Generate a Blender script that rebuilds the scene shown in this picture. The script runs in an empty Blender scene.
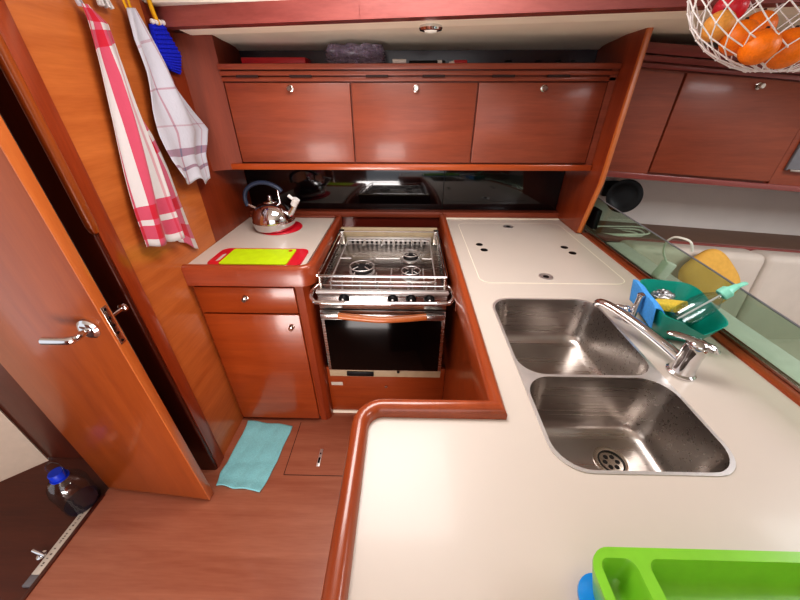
import bpy, bmesh, math, random
from mathutils import Vector, Matrix
random.seed(4)
SC = bpy.context.scene
COL = SC.collection
R = math.radians
PI = math.pi

# ------------------------------------------------------------------ materials
def lin(h):
    h = h.lstrip('#')
    c = [int(h[i:i+2], 16)/255 for i in (0, 2, 4)]
    return tuple([(x/12.92 if x <= .04045 else ((x+.055)/1.055)**2.4) for x in c] + [1])

def newmat(name):
    m = bpy.data.materials.new(name); m.use_nodes = True
    nt = m.node_tree; b = nt.nodes['Principled BSDF']
    return m, nt, b

def plain(name, col, rough=.5, metal=0, spec=.5, coat=0, trans=0, ior=1.45, alpha=1, emit=None, noise=.06, nscale=30, bump=0, sub=0):
    m, nt, b = newmat(name)
    c = lin(col)
    b.inputs['Roughness'].default_value = rough
    b.inputs['Metallic'].default_value = metal
    b.inputs['Specular IOR Level'].default_value = spec
    b.inputs['Coat Weight'].default_value = coat
    b.inputs['Coat Roughness'].default_value = .12
    b.inputs['Transmission Weight'].default_value = trans
    b.inputs['IOR'].default_value = ior
    b.inputs['Alpha'].default_value = alpha
    tc = nt.nodes.new('ShaderNodeTexCoord'); n = nt.nodes.new('ShaderNodeTexNoise')
    n.inputs['Scale'].default_value = nscale; n.inputs['Detail'].default_value = 3
    nt.links.new(tc.outputs['Object'], n.inputs['Vector'])
    r = nt.nodes.new('ShaderNodeValToRGB')
    r.color_ramp.elements[0].position = .3; r.color_ramp.elements[1].position = .7
    r.color_ramp.elements[0].color = tuple([x*(1-noise) for x in c[:3]]+[1])
    r.color_ramp.elements[1].color = tuple([min(1, x*(1+noise)) for x in c[:3]]+[1])
    nt.links.new(n.outputs['Fac'], r.inputs['Fac']); nt.links.new(r.outputs['Color'], b.inputs['Base Color'])
    if bump:
        bp = nt.nodes.new('ShaderNodeBump'); bp.inputs['Strength'].default_value = bump; bp.inputs['Distance'].default_value = .002
        nt.links.new(n.outputs['Fac'], bp.inputs['Height']); nt.links.new(bp.outputs['Normal'], b.inputs['Normal'])
    if emit:
        b.inputs['Emission Color'].default_value = lin(emit[0]); b.inputs['Emission Strength'].default_value = emit[1]
    if sub:
        b.inputs['Subsurface Weight'].default_value = sub; b.inputs['Subsurface Radius'].default_value = (.02, .01, .01)
    return m

def wood(name, light, dark, axis='x', rough=.28, coat=.5, scale=1.0, contrast=1.0):
    """polished cherry: long soft figure with fine pores along the grain axis"""
    m, nt, b = newmat(name)
    tc = nt.nodes.new('ShaderNodeTexCoord'); mp = nt.nodes.new('ShaderNodeMapping')
    s = {'x': (1.2, 14, 14), 'y': (14, 1.2, 14), 'z': (14, 14, 1.2)}[axis]
    mp.inputs['Scale'].default_value = tuple(v*scale for v in s)
    nt.links.new(tc.outputs['Object'], mp.inputs['Vector'])
    n = nt.nodes.new('ShaderNodeTexNoise'); n.inputs['Scale'].default_value = 1.6; n.inputs['Detail'].default_value = 6; n.inputs['Distortion'].default_value = .6
    n2 = nt.nodes.new('ShaderNodeTexNoise'); n2.inputs['Scale'].default_value = 12; n2.inputs['Detail'].default_value = 3
    nt.links.new(mp.outputs['Vector'], n.inputs['Vector']); nt.links.new(mp.outputs['Vector'], n2.inputs['Vector'])
    mx = nt.nodes.new('ShaderNodeMix'); mx.data_type = 'FLOAT'; mx.inputs[0].default_value = .3
    nt.links.new(n.outputs['Fac'], mx.inputs[2]); nt.links.new(n2.outputs['Fac'], mx.inputs[3])
    r = nt.nodes.new('ShaderNodeValToRGB')
    r.color_ramp.elements[0].position = .5-.2/contrast; r.color_ramp.elements[1].position = .5+.2/contrast
    r.color_ramp.elements[0].color = lin(dark); r.color_ramp.elements[1].color = lin(light)
    nt.links.new(mx.outputs[0], r.inputs['Fac']); nt.links.new(r.outputs['Color'], b.inputs['Base Color'])
    b.inputs['Roughness'].default_value = rough
    b.inputs['Coat Weight'].default_value = coat; b.inputs['Coat Roughness'].default_value = .14
    return m

def brushed(name, col, rough=.28, axis='x', amt=.12):
    m, nt, b = newmat(name)
    b.inputs['Metallic'].default_value = 1
    tc = nt.nodes.new('ShaderNodeTexCoord'); mp = nt.nodes.new('ShaderNodeMapping')
    mp.inputs['Scale'].default_value = {'x': (3, 160, 160), 'y': (160, 3, 160), 'z': (160, 160, 3)}[axis]
    n = nt.nodes.new('ShaderNodeTexNoise'); n.inputs['Scale'].default_value = 1
    nt.links.new(tc.outputs['Object'], mp.inputs['Vector']); nt.links.new(mp.outputs['Vector'], n.inputs['Vector'])
    mr = nt.nodes.new('ShaderNodeMapRange'); mr.inputs[3].default_value = rough-amt/2; mr.inputs[4].default_value = rough+amt
    nt.links.new(n.outputs['Fac'], mr.inputs[0]); nt.links.new(mr.outputs[0], b.inputs['Roughness'])
    b.inputs['Base Color'].default_value = lin(col)
    return m

def glassy(name, col, rough=.0, ior=1.45):
    m, nt, b = newmat(name)
    b.inputs['Base Color'].default_value = lin(col); b.inputs['Transmission Weight'].default_value = 1
    b.inputs['Roughness'].default_value = rough; b.inputs['IOR'].default_value = ior
    n = nt.nodes.new('ShaderNodeTexNoise'); n.inputs['Scale'].default_value = 4
    bp = nt.nodes.new('ShaderNodeBump'); bp.inputs['Strength'].default_value = .015
    nt.links.new(n.outputs['Fac'], bp.inputs['Height']); nt.links.new(bp.outputs['Normal'], b.inputs['Normal'])
    return m

def thinglass(name, tint, base=.025):
    m, nt, b = newmat(name)
    tr = nt.nodes.new('ShaderNodeBsdfTransparent'); gl = nt.nodes.new('ShaderNodeBsdfGlossy'); mx = nt.nodes.new('ShaderNodeMixShader')
    lw = nt.nodes.new('ShaderNodeLayerWeight'); lw.inputs['Blend'].default_value = .15
    fr = nt.nodes.new('ShaderNodeMath'); fr.operation = 'MULTIPLY_ADD'; fr.inputs[1].default_value = .35; fr.inputs[2].default_value = base
    nt.links.new(lw.outputs['Facing'], fr.inputs[0])
    ns = nt.nodes.new('ShaderNodeTexNoise'); ns.inputs['Scale'].default_value = 3
    rp = nt.nodes.new('ShaderNodeValToRGB'); c = lin(tint)
    rp.color_ramp.elements[0].color = tuple([x*.97 for x in c[:3]]+[1]); rp.color_ramp.elements[1].color = c
    nt.links.new(ns.outputs['Fac'], rp.inputs['Fac']); nt.links.new(rp.outputs['Color'], tr.inputs['Color'])
    gl.inputs['Roughness'].default_value = .02
    nt.links.new(fr.outputs[0], mx.inputs[0]); nt.links.new(tr.outputs[0], mx.inputs[1]); nt.links.new(gl.outputs[0], mx.inputs[2])
    nt.links.new(mx.outputs[0], nt.nodes['Material Output'].inputs['Surface']); return m

def bands(nt, sock, edges):
    """1 inside the listed [a,b] ranges of the 0..1 input"""
    r = nt.nodes.new('ShaderNodeValToRGB'); r.color_ramp.interpolation = 'CONSTANT'
    e = r.color_ramp.elements
    e[0].position = 0; e[0].color = (0, 0, 0, 1); e[1].position = .9999; e[1].color = (0, 0, 0, 1)
    for a, b_, v in edges:
        x = e.new(a); x.color = (v, v, v, 1)
        y = e.new(b_); y.color = (0, 0, 0, 1)
    nt.links.new(sock, r.inputs['Fac'])
    return r.outputs['Color']

def check_cloth(name, base, ink, ub, vb, dark):
    m, nt, b = newmat(name)
    uv = nt.nodes.new('ShaderNodeUVMap'); sp = nt.nodes.new('ShaderNodeSeparateXYZ')
    nt.links.new(uv.outputs['UV'], sp.inputs[0])
    a = bands(nt, sp.outputs['X'], ub); c = bands(nt, sp.outputs['Y'], vb)
    ad = nt.nodes.new('ShaderNodeMath'); ad.operation = 'ADD'; ad.use_clamp = True
    nt.links.new(a, ad.inputs[0]); nt.links.new(c, ad.inputs[1])
    r = nt.nodes.new('ShaderNodeValToRGB')
    e = r.color_ramp.elements
    e[0].color = lin(base); e[1].color = lin(dark); x = e.new(.5); x.color = lin(ink)
    nt.links.new(ad.outputs[0], r.inputs['Fac']); nt.links.new(r.outputs['Color'], b.inputs['Base Color'])
    b.inputs['Roughness'].default_value = .85; b.inputs['Sheen Weight'].default_value = .2
    n = nt.nodes.new('ShaderNodeTexNoise'); n.inputs['Scale'].default_value = 90
    bp = nt.nodes.new('ShaderNodeBump'); bp.inputs['Strength'].default_value = .4; bp.inputs['Distance'].default_value = .003
    tc = nt.nodes.new('ShaderNodeTexCoord'); nt.links.new(tc.outputs['Object'], n.inputs['Vector'])
    nt.links.new(n.outputs['Fac'], bp.inputs['Height']); nt.links.new(bp.outputs['Normal'], b.inputs['Normal'])
    return m

M = dict(
    wood_h=wood('cherry_grain_across', '#b0562a', '#963f1b', 'x'),
    wood_hd=wood('cherry_overhead', '#95492f', '#783722', 'x', rough=.42, coat=.22),
    wood_y=wood('cherry_bulkhead_lit', '#c4733a', '#a95a28', 'y', rough=.35, scale=1.3),
    wood_v=wood('cherry_upright', '#9c451f', '#7d2f13', 'z'),
    wood_left_shade=wood('cherry_inner_bulkhead_shaded', '#8e3d1e', '#742c14', 'z', rough=.35, coat=.25),
    wood_fill_shade=wood('cherry_curved_filler_shaded', '#84381d', '#6b2a15', 'z', rough=.6, coat=.0),
    wood_cab=wood('cherry_cabinet', '#a34c1e', '#883812', 'x', rough=.3),
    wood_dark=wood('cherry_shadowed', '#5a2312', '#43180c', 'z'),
    wood_door=wood('cherry_door', '#9c4e1a', '#823b11', 'z', rough=.32, contrast=.8),
    wood_edge=wood('cherry_edge', '#c8763c', '#b5602c', 'z', rough=.3),
    wood_rim=wood('cherry_fiddle', '#a04c26', '#873a19', 'y', rough=.3, coat=.4),
    wood_rimx=wood('cherry_fiddle_across', '#9f4b2c', '#86391d', 'x', rough=.3, coat=.4),
    wood_floor=wood('floor_boards', '#b2745a', '#98573f', 'x', rough=.36, coat=.4, scale=.8),
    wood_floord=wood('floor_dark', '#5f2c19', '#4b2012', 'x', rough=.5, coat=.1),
    wood_beam=wood('beam_mahogany', '#94504a', '#7c3e3a', 'x', rough=.3),
    wood_seal=wood('wall_back_low', '#6c281c', '#571d14', 'x'),
    top=plain('worktop_cream', '#c7bbb0', .38, coat=.12, noise=.015, nscale=3),
    groove=plain('groove_dark', '#2a0e08', .6),
    cream=plain('soffit_cream', '#fff4e0', .5, noise=.03, nscale=5),
    cream2=plain('soffit_panel', '#f4ebd8', .6, noise=.03, nscale=5),
    white=plain('hull_liner', '#cfc8c2', .7, noise=.03, nscale=6),
    headwall=plain('head_liner', '#cdbfae', .6, noise=.03),
    ceil=plain('headliner', '#d9d2c6', .7, noise=.02),
    steel=brushed('brushed_steel', '#b9b5b1', .24),
    sink=brushed('sink_steel', '#b8b1ac', .27, 'x', .05),
    sinkrim=plain('sink_lip', '#dedbd8', .38, metal=.85),
    sinkdark=plain('sink_slot', '#15100d', .6),
    chrome=plain('chrome', '#dcdadb', .08, metal=1, noise=.02),
    nickel=plain('satin_nickel', '#cbc4bc', .22, metal=1),
    blackglass=plain('oven_glass', '#060505', .12, spec=.25),
    splash=plain('smoked_splash', '#0d0b10', .05, spec=.8, coat=.6),
    lining=plain('shelf_lining', '#2c2028', .25, coat=.3),
    black=plain('black_plastic', '#0d0c0e', .45, spec=.3),
    blackiron=plain('burner_iron', '#1b191a', .55, bump=.3),
    greycap=plain('burner_cap', '#5a5656', .4, metal=.6),
    beige=plain('stove_beige', '#ad9c80', .45),
    vinyl=plain('seat_vinyl', '#c9beb3', .6, noise=.04, nscale=12),
    ledge=plain('shelf_taupe', '#6e5546', .6, noise=.06, nscale=9),
    red=plain('red_mat', '#c4162c', .45, coat=.2),
    lime=plain('lime_board', '#b9d40e', .5),
    green=plain('green_plastic', '#80c035', .3, coat=.3, sub=.15),
    bluep=plain('blue_plastic', '#1787dd', .3, coat=.3),
    teal=plain('teal_plastic', '#0f9280', .32, coat=.3, sub=.1),
    clothblue=plain('sponge_cloth_blue', '#4f9fe6', .9, nscale=160, noise=.12, bump=.5),
    clothaqua=plain('aqua_microfibre', '#8fd2d8', .95, nscale=190, noise=.08, bump=.6),
    sponge=plain('yellow_sponge', '#dcc04a', .95, nscale=220, noise=.2, bump=.8),
    scour=plain('wire_scourer', '#a9a6a5', .35, metal=.8, nscale=120, noise=.5, bump=1),
    crochet=plain('royal_blue_crochet', '#1a2bd0', .9, nscale=150, noise=.2, bump=.8),
    yellow=plain('yellow_yarn', '#e0a91a', .8),
    clearp=thinglass('clear_plastic', '#eaf1f2', .10),
    screen=thinglass('green_tint_glass', '#deebe0'),
    water=plain('purple_liquid', '#1c1430', .08, alpha=.85),
    capblue=plain('blue_cap', '#123cc8', .4),
    minty=plain('mint_pump', '#8fdcc4', .4),
    orange=plain('orange_peel', '#ee7a0c', .4, nscale=220, noise=.08, bump=.5),
    orangey=plain('pale_orange_peel', '#e49f4a', .45, nscale=180, noise=.1, bump=.4),
    apple=plain('red_apple', '#d8323f', .3, nscale=15, noise=.25),
    net=plain('white_net_cord', '#efe9e6', .8, bump=.4),
    whitecord=plain('white_cable', '#dcdcd0', .5),
    cushiony=plain('mustard_cushion', '#d7a64f', .85, nscale=60, noise=.06, bump=.3),
    handleblue=plain('kettle_handle', '#2b3548', .35),
    strip=plain('white_strip', '#cbc3b6', .5),
    grey=plain('grey_plastic', '#77767a', .5),
    ink=plain('faint_print', '#6b645c', .7),
    crinkle=plain('crinkled_film', '#8d7f92', .25, alpha=.55, nscale=60, noise=.3, bump=1.0),
    whitep=plain('white_plastic', '#e6e2de', .4),
    redp=plain('red_plastic', '#b8242a', .4),
    lampglass=plain('light_lens', '#eae6e0', .25, emit=('#fff4e0', .25)),
    daylight=plain('hatch_acrylic', '#f4efe8', .4, emit=('#fff4e8', 1.6)),
)
def checks():
    M['tea_red'] = check_cloth('red_check_cloth', '#c4bebc', '#b8485f', [(.0, .07, .5), (.27, .5, .5), (.9, .94, .25)],
        [(.03, .14, .5), (.18, .27, .5), (.83, .885, .5), (.91, .965, .5)], '#b3102c')
    M['tea_flap'] = check_cloth('red_check_fold', '#c4bebc', '#ba586f', [(.0, .12, .5), (.45, .75, .5)],
        [(.12, .2, .5), (.28, .36, .5), (.66, .74, .5), (.84, .93, .5)], '#b3102c')
    M['tea_white'] = check_cloth('white_check_cloth', '#bcbbc4', '#a9818e', [(.3, .33, .45), (.62, .645, .45), (.9, .92, .3)],
        [(.17, .18, .3), (.4, .412, .4), (.66, .67, .3), (.8, .84, .7), (.9, .92, .7)], '#6d6a80')
checks()

# ------------------------------------------------------------------ mesh helpers
def merge(bm, src):
    me = bpy.data.meshes.new('tmp'); src.to_mesh(me); src.free()
    bm.from_mesh(me); bpy.data.meshes.remove(me)

def box(bm, x0, x1, y0, y1, z0, z1, bev=0, seg=2, rot=None):
    t = bmesh.new(); bmesh.ops.create_cube(t, size=1)
    c = Vector(((x0+x1)/2, (y0+y1)/2, (z0+z1)/2))
    for v in t.verts:
        v.co = Vector((v.co.x*(x1-x0), v.co.y*(y1-y0), v.co.z*(z1-z0)))
    if bev:
        bmesh.ops.bevel(t, geom=list(t.edges), offset=bev, segments=seg, profile=.5, affect='EDGES')
    for v in t.verts:
        if rot: v.co = rot @ v.co
        v.co += c
    merge(bm, t); return bm

def lathe(bm, prof, c=(0, 0, 0), n=32, mat=None, capb=True, capt=True):
    t = bmesh.new(); rings = []
    for r, z in prof:
        rings.append([t.verts.new((r*math.cos(2*PI*i/n), r*math.sin(2*PI*i/n), z)) for i in range(n)])
    for a, b in zip(rings, rings[1:]):
        for i in range(n):
            t.faces.new((a[i], a[(i+1) % n], b[(i+1) % n], b[i]))
    if capb: t.faces.new(rings[0][::-1])
    if capt: t.faces.new(rings[-1])
    for v in t.verts:
        if mat: v.co = mat @ v.co
        v.co += Vector(c)
    merge(bm, t); return bm

def tube(bm, pts, r, n=8, closed=False, flat=1.0):
    P = [Vector(p) for p in pts]; N = len(P)
    rr = r if isinstance(r, (list, tuple)) else [r]*N
    T = []
    for i in range(N):
        if closed: d = P[(i+1) % N]-P[i-1]
        else: d = P[min(i+1, N-1)]-P[max(i-1, 0)]
        T.append(d.normalized())
    up = Vector((0, 0, 1)) if abs(T[0].z) < .9 else Vector((1, 0, 0))
    u = (up-T[0]*up.dot(T[0])).normalized(); rings = []
    t = bmesh.new()
    for i in range(N):
        u = (u-T[i]*u.dot(T[i])).normalized(); w = T[i].cross(u)
        rings.append([t.verts.new(P[i]+rr[i]*(u*math.cos(2*PI*k/n)*flat+w*math.sin(2*PI*k/n))) for k in range(n)])
    seq = list(zip(rings, rings[1:]))
    if closed: seq.append((rings[-1], rings[0]))
    for a, b in seq:
        for k in range(n):
            t.faces.new((a[k], a[(k+1) % n], b[(k+1) % n], b[k]))
    if not closed:
        t.faces.new(rings[0][::-1]); t.faces.new(rings[-1])
    bmesh.ops.recalc_face_normals(t, faces=list(t.faces))
    merge(bm, t); return bm

def smoothpts(pts, k=6):
    P = [Vector(p) for p in pts]; out = []
    for i in range(len(P)-1):
        a = P[max(i-1, 0)]; b = P[i]; c = P[i+1]; d = P[min(i+2, len(P)-1)]
        for j in range(k):
            t = j/k
            out.append(.5*((2*b)+(c-a)*t+(2*a-5*b+4*c-d)*t*t+(3*b-a-3*c+d)*t**3))
    out.append(P[-1]); return out

def rr(x0, x1, y0, y1, r, n=6):
    out = []
    for cx, cy, a in ((x1-r, y1-r, 0), (x0+r, y1-r, 90), (x0+r, y0+r, 180), (x1-r, y0+r, 270)):
        for i in range(n+1):
            t = R(a+90*i/n); out.append((cx+r*math.cos(t), cy+r*math.sin(t)))
    return out

def slab(bm, outer, z0, z1, holes=(), caps=(1, 1), bev=0):
    """extruded outline with holes"""
    t = bmesh.new()
    for z, do, flip in ((z1, caps[1], False), (z0, caps[0], True)):
        if not do: continue
        es = []
        for loop in [outer]+list(holes):
            vs = [t.verts.new((p[0], p[1], z)) for p in loop]
            es += [t.edges.new((vs[i], vs[(i+1) % len(vs)])) for i in range(len(vs))]
        g = bmesh.ops.triangle_fill(t, use_beauty=True, use_dissolve=False, edges=es)
    for loop in [outer]+list(holes):
        a = [t.verts.new((p[0], p[1], z0)) for p in loop]; b = [t.verts.new((p[0], p[1], z1)) for p in loop]
        for i in range(len(loop)):
            j = (i+1) % len(loop); t.faces.new((a[i], a[j], b[j], b[i]))
    bmesh.ops.remove_doubles(t, verts=list(t.verts), dist=1e-5)
    bmesh.ops.recalc_face_normals(t, faces=list(t.faces))
    merge(bm, t); return bm

def loft(bm, rings, capb=False, capt=False):
    """rings: list of lists of 3d points, same count"""
    t = bmesh.new(); V = [[t.verts.new(p) for p in r] for r in rings]
    n = len(V[0])
    for a, b in zip(V, V[1:]):
        for i in range(n): t.faces.new((a[i], a[(i+1) % n], b[(i+1) % n], b[i]))
    if capb: t.faces.new(V[0][::-1])
    if capt: t.faces.new(V[-1])
    merge(bm, t); return bm

def sweep(bm, path, prof, closed=False):
    """profile (offset to the left of travel, z) along an XY path, mitred"""
    P = [Vector((p[0], p[1])) for p in path]; N = len(P); t = bmesh.new(); rings = []
    for i in range(N):
        a = P[i-1] if (i > 0 or closed) else None; b = P[(i+1) % N] if (i < N-1 or closed) else None
        d1 = (P[i]-a).normalized() if a is not None else None
        d2 = (b-P[i]).normalized() if b is not None else None
        if d1 is None: d1 = d2
        if d2 is None: d2 = d1
        n1 = Vector((-d1.y, d1.x)); n2 = Vector((-d2.y, d2.x)); m = (n1+n2).normalized(); k = 1/max(.3, m.dot(n1))
        rings.append([t.verts.new((P[i].x+m.x*o*k, P[i].y+m.y*o*k, z)) for o, z in prof])
    seq = list(zip(rings, rings[1:]))
    if closed: seq.append((rings[-1], rings[0]))
    n = len(prof)
    for a, b in seq:
        for i in range(n): t.faces.new((a[i], a[(i+1) % n], b[(i+1) % n], b[i]))
    if not closed:
        t.faces.new(rings[0]); t.faces.new(rings[-1][::-1])
    bmesh.ops.recalc_face_normals(t, faces=list(t.faces))
    merge(bm, t); return bm

def sheet(bm, f, nu, nv, thick=0):
    t = bmesh.new(); uvl = t.loops.layers.uv.new('UVMap')
    V = [[t.verts.new(f(i/nu, j/nv)) for i in range(nu+1)] for j in range(nv+1)]
    for j in range(nv):
        for i in range(nu):
            fc = t.faces.new((V[j][i], V[j][i+1], V[j+1][i+1], V[j+1][i]))
            for l, (a, b) in zip(fc.loops, ((i, j), (i+1, j), (i+1, j+1), (i, j+1))):
                l[uvl].uv = (a/nu, b/nv)
    merge(bm, t); return bm

def ball(bm, c, r, sx=1, sy=1, sz=1, u=24, v=16):
    t = bmesh.new(); bmesh.ops.create_uvsphere(t, u_segments=u, v_segments=v, radius=r)
    for q in t.verts: q.co = Vector((q.co.x*sx, q.co.y*sy, q.co.z*sz))+Vector(c)
    merge(bm, t); return bm

def cyl(bm, a, b, r, n=16, r2=None, bev=0):
    a = Vector(a); b = Vector(b); d = b-a; L = d.length
    q = d.to_track_quat('Z', 'Y').to_matrix()
    r2 = r if r2 is None else r2
    prof = [(r, 0), (r2, L)] if not bev else [(r-bev, 0), (r, bev), (r2, L-bev), (r2-bev, L)]
    lathe(bm, prof, a, n, q); return bm

def arc_path(x0, y0, x1, y1):
    return [(x0, y0), (x1, y1)]

def wloc(o):
    v = Vector((0, 0, 0))
    while o is not None:
        v += o.location; o = o.parent
    return v

def obj(name, bm, m, parent=None, smooth=40, local=False, solid=0, sub=0):
    bmesh.ops.recalc_face_normals(bm, faces=list(bm.faces))
    me = bpy.data.meshes.new(name)
    o = bpy.data.objects.new(name, me)
    if parent is not None and not local:
        w = wloc(parent)
        for v in bm.verts: v.co -= w
    if parent is None and bm.verts:
        xs = [v.co.x for v in bm.verts]; ys = [v.co.y for v in bm.verts]; zs = [v.co.z for v in bm.verts]
        c = Vector(((min(xs)+max(xs))/2, (min(ys)+max(ys))/2, min(zs)))
        for v in bm.verts: v.co -= c
        o.location = c
    bm.to_mesh(me); bm.free()
    me.materials.append(M[m] if isinstance(m, str) else m)
    if smooth:
        for p in me.polygons: p.use_smooth = True
        me.set_sharp_from_angle(angle=R(smooth))
    COL.objects.link(o)
    if parent is not None: o.parent = parent
    if solid:
        s = o.modifiers.new('solid', 'SOLIDIFY'); s.thickness = solid; s.offset = 0
    if sub:
        s = o.modifiers.new('sub', 'SUBSURF'); s.levels = sub; s.render_levels = sub
    return o

def tag(o, label, cat, group=None):
    o['label'] = label; o['category'] = cat
    if group: o['group'] = group
    return o

def struct(name, bm, m, parent=None, label=None, **k):
    o = obj(name, bm, m, parent, **k)
    if parent is None: o['kind'] = 'structure'
    return o

def thing(name, label, cat, loc=(0, 0, 0), group=None, structure=False):
    o = bpy.data.objects.new(name, None); COL.objects.link(o); o.location = loc
    o.empty_display_size = .05
    if structure: o['kind'] = 'structure'
    if label: tag(o, label, cat, group)
    return o

def B(): return bmesh.new()

def knob(parent, x, y, z, r=.011, d=Vector((0, -1, 0))):
    b = B(); q = d.to_track_quat('Z', 'Y').to_matrix()
    lathe(b, [(r*1.15, 0), (r*1.15, .002), (r*.5, .004), (r*.5, .010), (r*.9, .013), (r, .018), (r*.75, .023)], (x, y, z), 20, q)
    return obj('knob', b, 'nickel', parent)

# ------------------------------------------------------------------ SETTING
b = B(); box(b, -1.325, .9, -1.9, 1.9, -.03, 0)
fl = struct('floor', b, 'wood_floor')
b = B(); box(b, -2.6, -1.325, -1.9, 1.2, -.05, -.012); struct('floor', b, 'wood_floord')
b = B(); box(b, .9, 3.0, -1.9, 2.0, -.03, 0); struct('floor', b, 'wood_floord')
# hairline joints and the lift-out floor board
b = B()
for y in (.842,): box(b, -.56, -.09, y-.0015, y+.0015, -.001, .0006)
box(b, -.562, -.559, .842, 1.13, -.001, .0006)
struct('trim_1', b, 'groove')
b = B(); box(b, -1.335, -1.318, -.4, .735, -.02, .004, .002); struct('trim_2', b, 'wood_dark')

# port-side bulkhead the towels hang on
b = B(); box(b, -.925, -.885, .90, 1.40, 0, 1.95); struct('wall_left', b, 'wood_y')  # wood tone brightened for the light falling on this part
b = B(); box(b, -.925, -.8845, 1.40, 1.9, 0, 1.95); struct('wall_left', b, 'wood_left_shade')  # redder inner panel, darkened in colour for the shade beyond the lit part
# rounded post at its end with a half-round moulding; the front's shadow is in its dark tone
t = thing('trim_3', None, None, (-.915, .86, 0), structure=True)
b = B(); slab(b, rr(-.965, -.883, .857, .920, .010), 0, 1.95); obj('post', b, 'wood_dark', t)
b = B(); box(b, -.884, -.878, .868, .922, 0, 1.95, .002); obj('lit_side_plate', b, 'wood_v', t)  # thin lighter plate added so the post's side looks lit
b = B(); tube(b, [(-.884, .862, 1.95), (-.884, .862, 1.185), (-.885, .863, 1.167), (-.887, .864, 1.16)], [.0145, .0145, .011, .003], 14); obj('half_round_moulding', b, 'wood_door', t)
b = B(); box(b, -1.74, -.955, .90, .93, 0, 1.95); struct('wall_front', b, 'wood_dark')  # dark wood whose tone also stands in for shade behind the door
b = B(); sheet(b, lambda u, v: (-1.74-.6*u, .90-.5*u, -.02+2*v), 1, 1); struct('wall_head', b, 'headwall', solid=.02, smooth=0)
# back wall behind cabinets, low strip under the splash panel
b = B(); box(b, -.925, .86, 1.86, 1.9, 0, 1.95); struct('wall_back', b, 'wood_seal')
b = B(); box(b, -.40, .195, 1.80, 1.86, 0, .935); struct('wall_back', b, 'wood_seal')
b = B(); box(b, -.885, .86, 1.785, 1.86, .921, .952, .004); struct('trim_4', b, 'wood_hd')

# saloon side: hull liner wall, ledge, all falling slightly with the sheer
def shear(bm, k=.07):
    for v in bm.verts: v.co.z -= k*(v.co.x-.95)
    return bm
b = B(); box(b, .86, 3.0, 1.86, 1.9, -.1, 1.95); struct('wall_saloon', shear(b), 'white')
t = thing('trim_5', None, None, (1.5, 1.7, .88), structure=True)
b = B(); box(b, .885, 3.0, 1.585, 1.86, .88, .9); obj('ledge_board', shear(b), 'ledge', t)
b = B(); box(b, .885, 3.0, 1.57, 1.60, .880, .903, .004); obj('ledge_edge', shear(b), 'wood_beam', t)
# room behind and above the camera
b = B(); box(b, -2.6, -1.0, -1.95, -1.9, 0, 2.0); struct('wall_rear', b, 'wood_door')
b = B(); box(b, 1.0, 3.0, -1.95, -1.9, 0, 2.0); struct('wall_rear', b, 'wood_door')
b = B(); box(b, 2.7, 2.75, -1.9, 1.9, 0, 2.0); struct('wall_right', b, 'white')
b = B(); slab(b, [(-2.6, -1.95), (3.0, -1.95), (3.0, 1.9), (-2.6, 1.9)], 1.95, 1.98, [rr(-.45, .25, .62, 1.22, .06)]); struct('ceiling', b, 'ceil')
# white coaming lip above the beam
b = B(); box(b, -.885, -.16, 1.42, 1.50, 1.758, 1.80, .004); struct('trim_6', b, 'daylight' if False else 'ceil')

def beamy(x): return 1.505-.165*(x+.83)
# soffit: wood beam, cream lip, cream panel, small light
t = thing('ceiling_soffit', None, None, (0, 1.4, 1.70), structure=True)
def ribbon(prof, x0, x1, n=2):
    bm = B(); rings = []
    for i in range(n):
        x = x0+(x1-x0)*i/(n-1); rings.append([(x, beamy(x)+o if not isinstance(o, str) else float(o), z) for o, z in prof])
    loft(bm, rings, True, True); return bm
obj('beam', ribbon([(-.04, 1.703), (0, 1.700), (0, 1.95), (-.04, 1.95)], -.16, 2.6), 'wood_beam', t)
obj('beam', ribbon([(-.04, 1.703), (0, 1.700), (0, 1.758), (-.04, 1.758)], -.885, -.158), 'wood_beam', t)
obj('beam_lip', ribbon([(0, 1.700), (.075, 1.694), (.08, 1.70), (.08, 1.72), (0, 1.72)], -.84, 2.6), 'cream', t)
obj('panel', ribbon([(.07, 1.702), ('1.68', 1.690), ('1.74', 1.686), ('1.79', 1.680), ('1.815', 1.670), ('1.83', 1.670), ('1.83', 1.72), (.07, 1.72)], -.83, 2.6), 'cream2', t)
b = B(); box(b, -.884, .834, 1.822, 1.832, 1.60, 1.70); obj('shelf_lining', b, 'lining', t)
sl = tag(thing('ceiling_light', None, None, (.07, 1.46, 1.695)), 'small oval chrome light set in the cream strip above the galley', 'light')
b = B(); lathe(b, [(.038, 0), (.040, -.008), (.037, -.014), (.028, -.016), (.026, -.008)], (.072, 1.425, 1.698), 32); obj('bezel', b, 'chrome', sl)
b = B(); lathe(b, [(.026, -.006), (.020, -.018), (.006, -.021)], (.072, 1.425, 1.698), 32); obj('lens', b, 'lampglass', sl)
# overhead hatch the daylight comes through
t = thing('window_1', None, None, (-.1, .92, 1.95), structure=True)
b = B(); sweep(b, rr(-.45, .25, .62, 1.22, .06), [(-.03, 1.94), (.02, 1.94), (.02, 1.955), (-.03, 1.955)], True); obj('window_frame', b, 'ceil', t)

# hull-side partition between galley and saloon
b = B()
prof = [(1.50, 1.72), (1.50, 1.17), (1.56, .921), (1.86, .921), (1.86, 1.72)]
loft(b, [[(.835, y, z) for y, z in prof], [(.858, y, z) for y, z in prof]], True, True)
t = tag(thing('partition_panel', None, None, (.847, 1.5, .921)), 'upright cherry wood partition between the galley cabinets and the saloon', 'partition')
obj('panel', b, 'wood_v', t, smooth=0)
b = B(); tube(b, [(.847, 1.498, 1.72), (.847, 1.498, 1.175), (.847, 1.555, .93)], .0115, 8); obj('edge_strip', b, 'wood_edge', t)

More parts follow.
